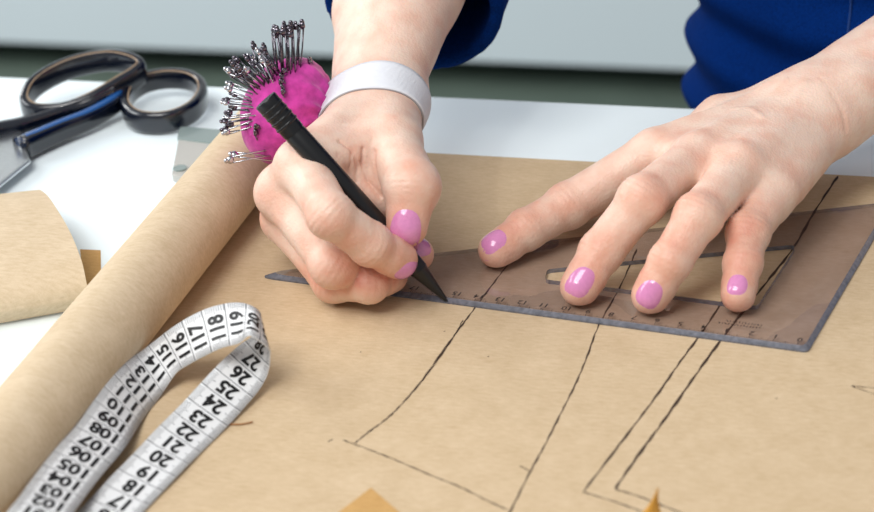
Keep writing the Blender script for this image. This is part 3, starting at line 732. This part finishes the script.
def bladepoly(poly, z0, z1, shift=(0, 0)):
    bb = MB(); bb.prism([(p[0] + shift[0], p[1] + shift[1]) for p in poly], z0, z1); o = recalc(bb.build('blade', M['blade'], sc, smooth=False)); bev(o, .12, 2); return o
bp = [p[:2] for p in BLADE]
bladepoly([bp[0], bp[1], bp[2], bp[3], bp[4], bp[5], bp[6]], .45, .72)
bladepoly([(-57.0, 90.6), (-56.1, 89.9), (-55.6, 84), (-54.6, 75.5), (-57.6, 83.5)], .12, .40)
bb = MB(); bb.tube([(-55.0, 87.2, .1), (-55.0, 87.2, 1.0), (-55.0, 87.2, 1.08)], [.5, .5, .35], 18); bb.build('pivot_screw', M['steel'], sc, sharp=40)

# small case by the roll
cs = thing('clear_case', 'small clear plastic case with a grey top band half behind the roll', 'case', (-44, 92, 0))
cp = [np.array(p) for p in CASE]
lp = lambda u, w: tuple((cp[0] * (1 - u) + cp[3] * u) * (1 - w) + (cp[1] * (1 - u) + cp[2] * u) * w)
bb = MB(); bb.prism(rounded([lp(.22, 0), lp(.22, .85), lp(1, .85), lp(1, 0)], .35), .02, .42); recalc(bev(bb.build('case_body', M['frost'], cs, smooth=False), .06))
bb = MB(); bb.prism(rounded([lp(0, -.02), lp(0, .87), lp(.28, .87), lp(.28, -.02)], .3), .0, .5); recalc(bev(bb.build('case_lid', M['grey'], cs, smooth=False), .08))
bb = MB(); bb.tube([lp(.86, .18) + (.42,), lp(.86, .18) + (.5,)], .35, 16); bb.build('clasp', M['grey'], cs, sharp=40)

# ================================================================ person
person = thing('person', 'person in a navy denim shirt leaning over the table drawing with a pencil', 'person', (-7, 122, -75))
# arms and hands in fine detail
vl, fl_ = mesh_sdf(lambda P: smax(FL(P), (P[:, 1] - 109.5), .3), (-28.2, 77.5, .1), (6, 111, 14), .085)
vr, fr_ = mesh_sdf(lambda P: smax(FR(P), (P[:, 1] - 106.5), .3), (-38.9, 73.2, .1), (-26.2, 108, 19.2), .085)
dorsL = {'all': unit((-.05, -.35, 1)), 'tT': unit((-.5, .3, .6)), 'tI': unit((-.5, .3, .6))}
veins = [((-17.6, 87.5, 5.3), (-14.8, 91.5, 5.6), .05, .22), ((-19.2, 88.6, 4.4), (-15.8, 91.8, 5.4), .04, .2), ((-15.9, 86.4, 5.2), (-13.9, 91.2, 5.6), .045, .2),
         ((-12.66, 90.79, 5.49), (-12.01, 90.23, 4.89), -.04, .12), ((-12.01, 90.23, 4.89), (-11.66, 89.9, 4.1), -.045, .12), ((-13.31, 91.58, 5.81), (-12.39, 90.73, 5.39), -.03, .07),
         ((-16.77, 89.59, 4.83), (-16.01, 89.1, 5.16), .05, .16), ((-16.01, 89.1, 5.16), (-15.19, 88.19, 5.11), .05, .16)]
vl2, fll = skin_details(FL, JL, vl, dorsL, 'imrpt', veins)
dorsR = {'all': unit((-.5, -.62, .45)), 'tT': CDIR, 'tI': unit((.6, -.6, .5)), 'iM': unit((-.5, -.3, .8)), 'iP': unit((-.15, -.85, .4)), 'iD': unit((.2, -.9, -.1))}
def poly(pts, amp, wd): return [(pts[i], pts[i + 1], amp, wd) for i in range(len(pts) - 1)]
web = (poly([(-31.85, 80.06, 6.69), (-31.38, 80.15, 6.27), (-31.2, 80.13, 5.5), (-31.23, 79.83, 4.88)], -.12, .075)
       + poly([(-31.03, 80.55, 6.2), (-31.05, 80.31, 5.66), (-30.77, 80.09, 4.89), (-30.22, 79.9, 4.3)], -.15, .08)
       + poly([(-31.45, 80.1, 6.1), (-31.6, 79.9, 5.4), (-31.5, 79.7, 4.7)], -.08, .07)
       + poly([(-30.6, 80.6, 6.1), (-30.5, 80.3, 5.5), (-30.2, 80.0, 4.8)], -.08, .08)
       + poly([(-31.79, 79.51, 6.29), (-31.5, 79.83, 5.29)], -.07, .10))
vr2, frr = skin_details(FR, JR, vr, dorsR, 'imrpt', web)
# the rest of the figure, coarser
SHL = np.array([10., 113, 38]); SHR = np.array([-24., 113, 38]); EL = np.array(HL['E']); ER = np.array(HR['E'])
def body_core(P, g=0.0, arms=True, legs=True):
    Q = P * np.array([1, 1.35, 1]); s = lambda a: np.array(a) * [1, 1.35, 1]
    d = cap(Q, s((-7, 115.5, -2)), s((-7, 116, 14)), 15.9 + g, 13.6 + g)
    d = smin(d, cap(Q, s((-7, 116, 14)), s((-7, 115, 30)), 12.8 + g, 14.5 + g), 5)
    d = smin(d, cap(P, SHL - [3, 0, 1], SHR + [3, 0, -1], 5.5 + g, 5.5 + g), 5)
    if arms:
        d = smin(d, cap(P, SHL, EL + [0, 1.5, .5], 5.0 + g, 4.2 + g), 2.5); d = smin(d, cap(P, SHR, ER + [0, 1.5, .5], 5.0 + g, 4.2 + g), 2.5)
    if legs:
        for x in (-15, 1): d = smin(d, cap(P, (x, 119, -6), (x, 119, -38), 8.6 + g, 6.0 + g), 3); d = smin(d, cap(P, (x, 119, -38), (x, 121, -72), 5.8 + g, 4.0 + g), 2)
    return d
def core(P):
    d = body_core(P)
    d = smin(d, cap(P, (-7, 112, 42), (-7, 109, 52), 5.2, 4.8), 3)          # neck
    d = smin(d, smin(sph(P * [1.18, 1, .95], np.array((-7, 106.5, 60)) * [1.18, 1, .95], 8.6), sph(P, (-7, 102.3, 54.5), 4.2), 3), 2)   # head and jaw
    d = smin(d, cap(P, (-7, 97.6, 60), (-7, 95.8, 57.3), .6, 1.1), .8)       # nose
    for x in (-14.6, .6): d = smin(d, cap(P, (x, 106, 61), (x, 106, 57), 1.1, .8), .6)   # ears
    d = smin(d, cap(P, (-9, 98.2, 54.6), (-5, 98.2, 54.6), .6, .6), .5)      # lips
    d = smax(d, -cap(P, (-11, 98.4, 54.5), (-3, 98.4, 54.5), .18, .18), .3)
    for x in (-10.3, -3.7): d = smax(d, -sph(P, (x, 97.4, 61.2), 1.3), .8); d = smin(d, sph(P, (x, 99.0, 61.1), 1.15), .2)
    for x in (-15, 1): d = smin(d, cap(P, (x, 120, -72.2), (x, 106, -72.6), 2.6, 2.2), 2)
    return d
vb, fb = mesh_sdf(core, (-36, 92, -75.4), (24, 134, 72), .9)
vv = np.concatenate([vl2, vr2, vb]); ff = np.concatenate([fl_, fr_ + len(vl2), fb + len(vl2) + len(vr2)])
body = obj('body', vv, ff.tolist(), M['skin'], person)
at = body.data.attributes.new('flush', 'FLOAT', 'POINT'); at.data.foreach_set('value', np.concatenate([fll, frr, np.full(len(vb), .1)]).astype(np.float32))
# nails
FLs = lambda P: FL(P); FRs = lambda P: FR(P)
nail('fingernail', FL, HL['iT'], HL['iD'], (-.1, -.6, 1), 1.12, 1.3, .15, body)
nail('fingernail', FL, HL['mT'], HL['mD'], CDIR + np.array([0, 0, .3]), 1.15, 1.4, .0, body)
nail('fingernail', FL, HL['rT'], HL['rD'], CDIR + np.array([.05, 0, .35]), 1.12, 1.3, -.08, body)
nail('fingernail', FL, HL['pT'], HL['pD'], (.05, -.5, 1), .9, 1.0, -.05, body)
nail('fingernail', lambda P: cap(P, HR['tI'], HR['tT'], 1.14, .93), HR['tT'], HR['tI'], CDIR + np.array([-.05, 0, 0]), 1.3, 1.55, .22, body)
nail('fingernail', FR, HR['iT'], HR['iD'], (.55, -.55, -.35), 1.15, 1.2, .2, body)
nail('fingernail', FR, HR['mT'], HR['mD'], (.35, -.5, .75), 1.0, 1.05, .15, body)
# hair
def hairf(P):
    d = sph(P * [1.1, 1, .92], np.array((-7, 108.6, 61.5)) * [1.1, 1, .92], 9.6)
    d = smin(d, cap(P, (-7, 116, 56), (-7, 119, 44), 4.5, 2.0), 3)
    return smax(d, -(P[:, 1] - 101.5 - np.maximum(0, 60 - P[:, 2]) * .5 + np.maximum(0, P[:, 2] - 64) * .5), 1.0)
vh, fh = mesh_sdf(hairf, (-20, 92, 38), (6, 128, 76), .8); obj('hair', vh, fh.tolist(), M['hair'], body)
# shirt with bunched folds, rolled cuffs open round the forearms
def tube_axis(W_, E_, s0): W_ = np.array(W_); E_ = np.array(E_); a = unit(E_ - W_); return W_ + a * s0, E_, a
cR0, cR1, aR = tube_axis(HR['W'], HR['E'], 7.6); cL0, cL1, aL = tube_axis(HL['W'], HL['E'], 14.0)
cR0 = cR0 + np.array([.5, 0, -.6])
def shirt(P):
    d = body_core(P, 1.3, legs=False)
    fold = .6 * np.sin(P[:, 2] * 1.75 + .9 * np.sin(P[:, 0] * .33 + 1) + .3 * P[:, 1] + .25 * P[:, 0]) * np.exp(-((P[:, 2] - 2) / 9) ** 2)
    fold += .25 * np.sin(P[:, 0] * 1.1 + P[:, 2] * .5)
    d = d - fold * .8
    for c0, c1, a, r in ((cR0, cR1, aR, 4.2), (cL0, cL1, aL, 4.1)):
        s = (P - c0) @ a
        sl = cap(P, c0, c1 + a * 1.5, r, 5.0) - .12 * np.sin(s * 1.9 + P[:, 0] * .4)
        sl = smin(sl, smax(cap(P, c0 + a * .9, c0 + a * 3.0, r + .15, r + .4), s - 3.6, .2), .2)
        sl = smax(sl, -(s - .1), .15)
        d = smin(d, sl, .8)
        hol = cap(P, c0 - a * 3, c0 + a * 4.5, r - .45, r - .45); d = smax(d, -hol, .15)
    return smax(smax(d, -(P[:, 2] + 9 + .6 * np.sin(P[:, 0] * .5)), .5), P[:, 2] - 45.5 + .12 * np.abs(P[:, 0] + 7), .8)
vs, fs = mesh_sdf(shirt, (-42, 92, -11), (25, 131, 48), .34)
sh = obj('shirt', vs, fs.tolist(), M['denim'], person)
bb = MB()   # stitched front seam
for x0 in (-13.9,):
    pts = [surf_point(shirt, np.array([x0 + .04 * z_, 96., z_]), np.array([0, 1., 0]), 14) + [0, -.05, 0] for z_ in np.linspace(-5, 26, 60)]
    bb.tube(pts, .06, 6)
bb.build('seam', M['seam'], sh)
def jean(P): 
    d = 1e3
    d = cap(P * [1, 1.35, 1], np.array((-7, 117.0, -4)) * [1, 1.35, 1], np.array((-7, 117.5, -9)) * [1, 1.35, 1], 15.0, 15.0)
    for x in (-15, 1): d = smin(d, cap(P, (x, 119, -8), (x, 119, -38), 9.4, 7.0), 3); d = smin(d, cap(P, (x, 119, -38), (x, 121, -69), 7.0, 5.6), 2)
    return smax(smax(d, -(P[:, 2] + 71.5), .4), P[:, 2] + 8.0, .4)
vj, fj = mesh_sdf(jean, (-28, 98, -73), (14, 136, -1), .8); obj('trousers', vj, fj.tolist(), M['jeans'], person)
for x in (-15, 1):
    g = lambda P, x=x: smax(smin(cap(P * [1, 1, .9], np.array((x, 121, -72)) * [1, 1, .9], np.array((x, 105, -72.4)) * [1, 1, .9], 4.0, 3.4), sph(P, (x, 121, -70), 4.2), 2), -(P[:, 2] + 75), .2)
    v_, f_ = mesh_sdf(g, (x - 6, 98, -75.6), (x + 6, 128, -64), .6); obj('shoe', v_, f_.tolist(), M['shoe'], person)

# ================================================================ pincushion
CC = np.array([-36.5, 85.6, 5.55])
UPV = np.array([-.065, .437, .897]); RTV = np.array([.953, .294, -.074])
e1 = unit(UPV * .90 + RTV * .42); e2 = CDIR; e3 = np.cross(e1, e2)
ra_, rb_, rc_ = 2.55, 2.1, 2.0
cu = thing('pincushion', 'magenta felt wrist pincushion on a white elastic band at the wrist', 'pincushion', tuple(CC - [0, 0, 2.3]))
vv = []; ff = []; n1, n2 = 56, 72
gather = unit(RTV * .95 - UPV * .12 + CDIR * .22)   # where the felt is gathered towards the wrist
gt1 = unit(np.cross(gather, [0, 0, 1.])); gt2 = np.cross(gather, gt1)
for i in range(n1 + 1):
    for j in range(n2):
        a = PI * i / n1; bq = 2 * PI * j / n2
        d = gather * math.cos(a) + gt1 * math.sin(a) * math.cos(bq) + gt2 * math.sin(a) * math.sin(bq)
        r_ = 1 / math.sqrt((d @ e1 / ra_) ** 2 + (d @ e2 / rb_) ** 2 + (d @ e3 / rc_) ** 2)
        pl = math.exp(-(a / .95) ** 2) * .10 * (1 - 2 * abs(math.sin(bq * 5.5 + .8 * math.sin(a * 3)))**.6) * min(1, a * 4)
        vv.append(CC + d * (r_ * (1 + pl + .012 * math.sin(d[0] * 7 + 2) * math.sin(d[2] * 6))))
for i in range(n1):
    for j in range(n2): ff.append((i * n2 + j, (i + 1) * n2 + j, (i + 1) * n2 + (j + 1) % n2, i * n2 + (j + 1) % n2))
recalc(obj('cushion', vv, ff, M['pink'], cu))
aw = unit(np.array(HR['E']) - np.array(HR['W'])); bw1 = unit(np.cross(aw, [0, 0, 1.])); bw2 = np.cross(bw1, aw)
vv = []; ff = []; NB, NS = 72, 8
for j in range(NB):
    q = 2 * PI * j / NB; dd = bw1 * math.cos(q) + bw2 * math.sin(q)
    for k in range(NS + 1):
        s = -1.4 + 2.05 * k / NS + .12 * math.sin(q * 2)
        c_ = np.array(HR['W']) + aw * s; p = surf_point(FR, c_ + dd * 4.2, -dd, 4.2)
        vv.append(p + dd * (.14 - (.0 if 0 < k < NS else .03)))
    for k in range(NS + 1): vv.append(vv[j * 2 * (NS + 1) + k] - dd * .11)
st = 2 * (NS + 1); fm = []
for j in range(NB):
    a, c_ = j * st, ((j + 1) % NB) * st
    for k in range(NS): ff.append((a + k, a + k + 1, c_ + k + 1, c_ + k)); fm.append(0); ff.append((a + NS + 1 + k, c_ + NS + 1 + k, c_ + NS + 2 + k, a + NS + 2 + k)); fm.append(0)
    ff.append((a, c_, c_ + NS + 1, a + NS + 1)); ff.append((a + NS, a + st - 1, c_ + st - 1, c_ + NS)); fm += [1, 1]
o = obj('wristband', vv, ff, [M['band'], M['band_edge']], cu, fm=fm); recalc(o)

# pins stuck in the cushion: one closed safety pin is built, the others are copies of it
def safety_pin_mesh():
    bb = MB()
    bb.tube([(-.11, 0, -.4), (-.12, 0, 1.0), (-.13, 0, 1.75)], .034, 6)
    bb.tube([(.11, 0, -.3), (.13, 0, .9), (.10, 0, 1.75)], .035, 6)
    a = np.linspace(0, 2 * PI, 13)[:-1]; bb.tube([(.11 * math.cos(q), 0, -.42 + .11 * math.sin(q)) for q in a], .035, 6, closed=True)
    bb.ball((0, 0, 1.86), (.17, .10, .16), 10); bb.ball((0, 0, 2.03), (.11, .08, .10), 8)
    return bb
spm = safety_pin_mesh(); me_ = bpy.data.meshes.new('safety_pin'); me_.from_pydata([tuple(np.array(v) * .01) for v in spm.v], [], spm.f); me_.materials.append(M['pin']); me_.polygons.foreach_set('use_smooth', [True] * len(me_.polygons)); me_.update()
me2 = me_.copy(); me2.materials.clear(); me2.materials.append(M['steel'])
from mathutils import Matrix, Vector
def surf_c(d): d = unit(d); return d / math.sqrt((d @ e1 / ra_) ** 2 + (d @ e2 / rb_) ** 2 + (d @ e3 / rc_) ** 2)
def put_pin(x, y, dx, dy, dc, depth, label, group, mesh=me_, sc_=1.0):
    """(x, y) = foot on the cushion face in cm right / up of its middle; (dx, dy, dc) = direction the pin sticks out"""
    q = np.array([x, y]); c = 0.
    base = None
    for k in range(40):       # find the near surface above that point
        c = 2.6 - k * .08; p = RTV * x + UPV * y + CDIR * c
        if (p @ e1 / ra_) ** 2 + (p @ e2 / rb_) ** 2 + (p @ e3 / rc_) ** 2 <= 1: base = p; break
    if base is None: base = surf_c(RTV * x + UPV * y)
    d = unit(RTV * dx + UPV * dy + CDIR * dc); tw = rng.uniform(-1.0, 1.0)
    s = unit(np.cross(d, CDIR + .2 * UPV)); s2 = np.cross(d, s); sx = s * math.cos(tw) + s2 * math.sin(tw); sy = np.cross(d, sx)
    o = bpy.data.objects.new('safety_pin', mesh); COL.objects.link(o)
    m3 = Matrix(((sx[0], sy[0], d[0]), (sx[1], sy[1], d[1]), (sx[2], sy[2], d[2])))
    o.rotation_euler = m3.to_euler(); o.location = V(CC + base - d * depth); o.scale = (sc_,) * 3
    return tag(o, label, 'safety pin', group)
lab, grp = 'dark metal safety pin standing in the upright bunch on top of the magenta cushion', 'upright safety pins on top of the cushion'
for k in range(13):
    x = -.30 + .078 * k + rng.uniform(-.08, .08); y = 1.75 + rng.uniform(-.15, .45)
    put_pin(x, y, -.05 + .008 * k + rng.uniform(-.08, .08), 1.0, rng.uniform(-.1, .35), rng.uniform(-.1, .35), lab, grp)
lab, grp = 'metal safety pin fanning out from the upper left of the magenta cushion', 'safety pins fanned at the upper left of the cushion'
for k in range(22):
    u = k / 21; x = -1.35 + 1.1 * u + rng.uniform(-.15, .15); y = .8 + .75 * u + rng.uniform(-.2, .2)
    put_pin(x, y, -1.0 + .6 * u + rng.uniform(-.35, .35), .55 + .4 * u + rng.uniform(-.4, .4), rng.uniform(.1, .9), rng.uniform(.2, .9), lab, grp, me2 if k % 4 == 0 else me_)
lab, grp = 'metal safety pin poking out at the left side of the magenta cushion', 'safety pins at the left side of the cushion'
for k in range(11):
    u = k / 10; x = -1.55 + rng.uniform(-.12, .2); y = .55 - 1.35 * u
    put_pin(x, y, -1.0 + rng.uniform(-.1, .2), .25 - .5 * u + rng.uniform(-.15, .15), rng.uniform(.0, .5), rng.uniform(.6, 1.1), lab, grp, me2 if k % 3 == 0 else me_)
for x, y, dx, dy, l in ((-.75, -1.95, -1, -.22, 'upper'), (-.55, -2.2, -1, .10, 'lower')):
    put_pin(x, y, dx, dy, .5, .3, 'bright steel safety pin low on the magenta cushion, %s of the crossed pair' % l, None, me2, 1.15)
lab, grp = 'safety pin head sunk in the felt in a short column below the upright bunch', 'sunk pins below the upright bunch'
for y in (1.55, 1.3, 1.05, .8, .6): put_pin(.05 + rng.uniform(-.06, .06), y, -.25, .35, 1, 1.55, lab, grp)
for x, y, l in ((-1.15, -.95, 'behind the end of the pencil, upper of two'), (-1.2, -1.2, 'beside the pencil, lower of two'), (1.15, 2.1, 'at the far right top of the cushion')):
    put_pin(x, y, -.2, .5, 1, 1.6, 'safety pin head sunk in the felt ' + l, None)

# ================================================================ light, camera
def area(name, loc, target, size, size_y, power, col=(1, 1, 1), shape='RECTANGLE'):
    l = bpy.data.lights.new(name, 'AREA'); l.shape = shape; l.size = size; l.size_y = size_y; l.energy = power; l.color = col
    o = bpy.data.objects.new(name, l); COL.objects.link(o); o.location = V(loc); d = Vector(V(target) - V(loc)); o.rotation_euler = d.to_track_quat('-Z', 'Y').to_euler(); return o
area('window_light', (-230, 60, 115), (-40, 90, 0), 1.3, 1.3, LK, (.95, .98, 1))
area('overhead_fill', (-60, -15, 165), (-30, 85, 0), 1.1, 1.1, LC, (1, .98, .95))
area('overhead_fill', (-250, 190, 120), (-190, 288, -60), 1.2, .6, LB, (1, .99, .97))  # added lamp that brightens the sideboard towards its left
area('highlight_spot', (-48, -10, 95), (-42, 90, 0), .045, .045, LS, (1, .98, .95), 'DISK')  # small lamp added left of the camera for pinpoint highlights
w = bpy.data.worlds.new('room'); bpy.context.scene.world = w; w.use_nodes = True
w.node_tree.nodes['Background'].inputs[0].default_value = (.93, .96, 1, 1); w.node_tree.nodes['Background'].inputs[1].default_value = LW
cam = bpy.data.cameras.new('camera'); co = bpy.data.objects.new('camera', cam); COL.objects.link(co)
cr_ = np.array([0.9527813810036319, 0.2943833431184493, -0.07447205722428688]); cu_ = np.array([-0.06495493776241543, 0.43715783216759585, 0.8970361675176809]); cf = np.array([-0.29662854898524665, 0.8498420306556587, -0.43563749477974656])
mw = Matrix(((cr_[0], cu_[0], -cf[0], 0), (cr_[1], cu_[1], -cf[1], 0), (cr_[2], cu_[2], -cf[2], 0), (0, 0, 0, 1)))
co.rotation_euler = mw.to_3x3().to_euler(); co.location = V((0, 0, 42.589))
cam.sensor_fit = 'HORIZONTAL'; cam.sensor_width = 36; cam.lens = 36 * 2200.54 / 874; cam.clip_start = .01
cam.dof.use_dof = True; cam.dof.focus_distance = .965; cam.dof.aperture_fstop = FST
sc_ = bpy.context.scene; sc_.camera = co
sc_.view_settings.view_transform = 'Standard'; sc_.view_settings.look = 'None'; sc_.view_settings.exposure = EXPO; sc_.view_settings.gamma = 1; sc_.view_settings.use_curve_mapping = False
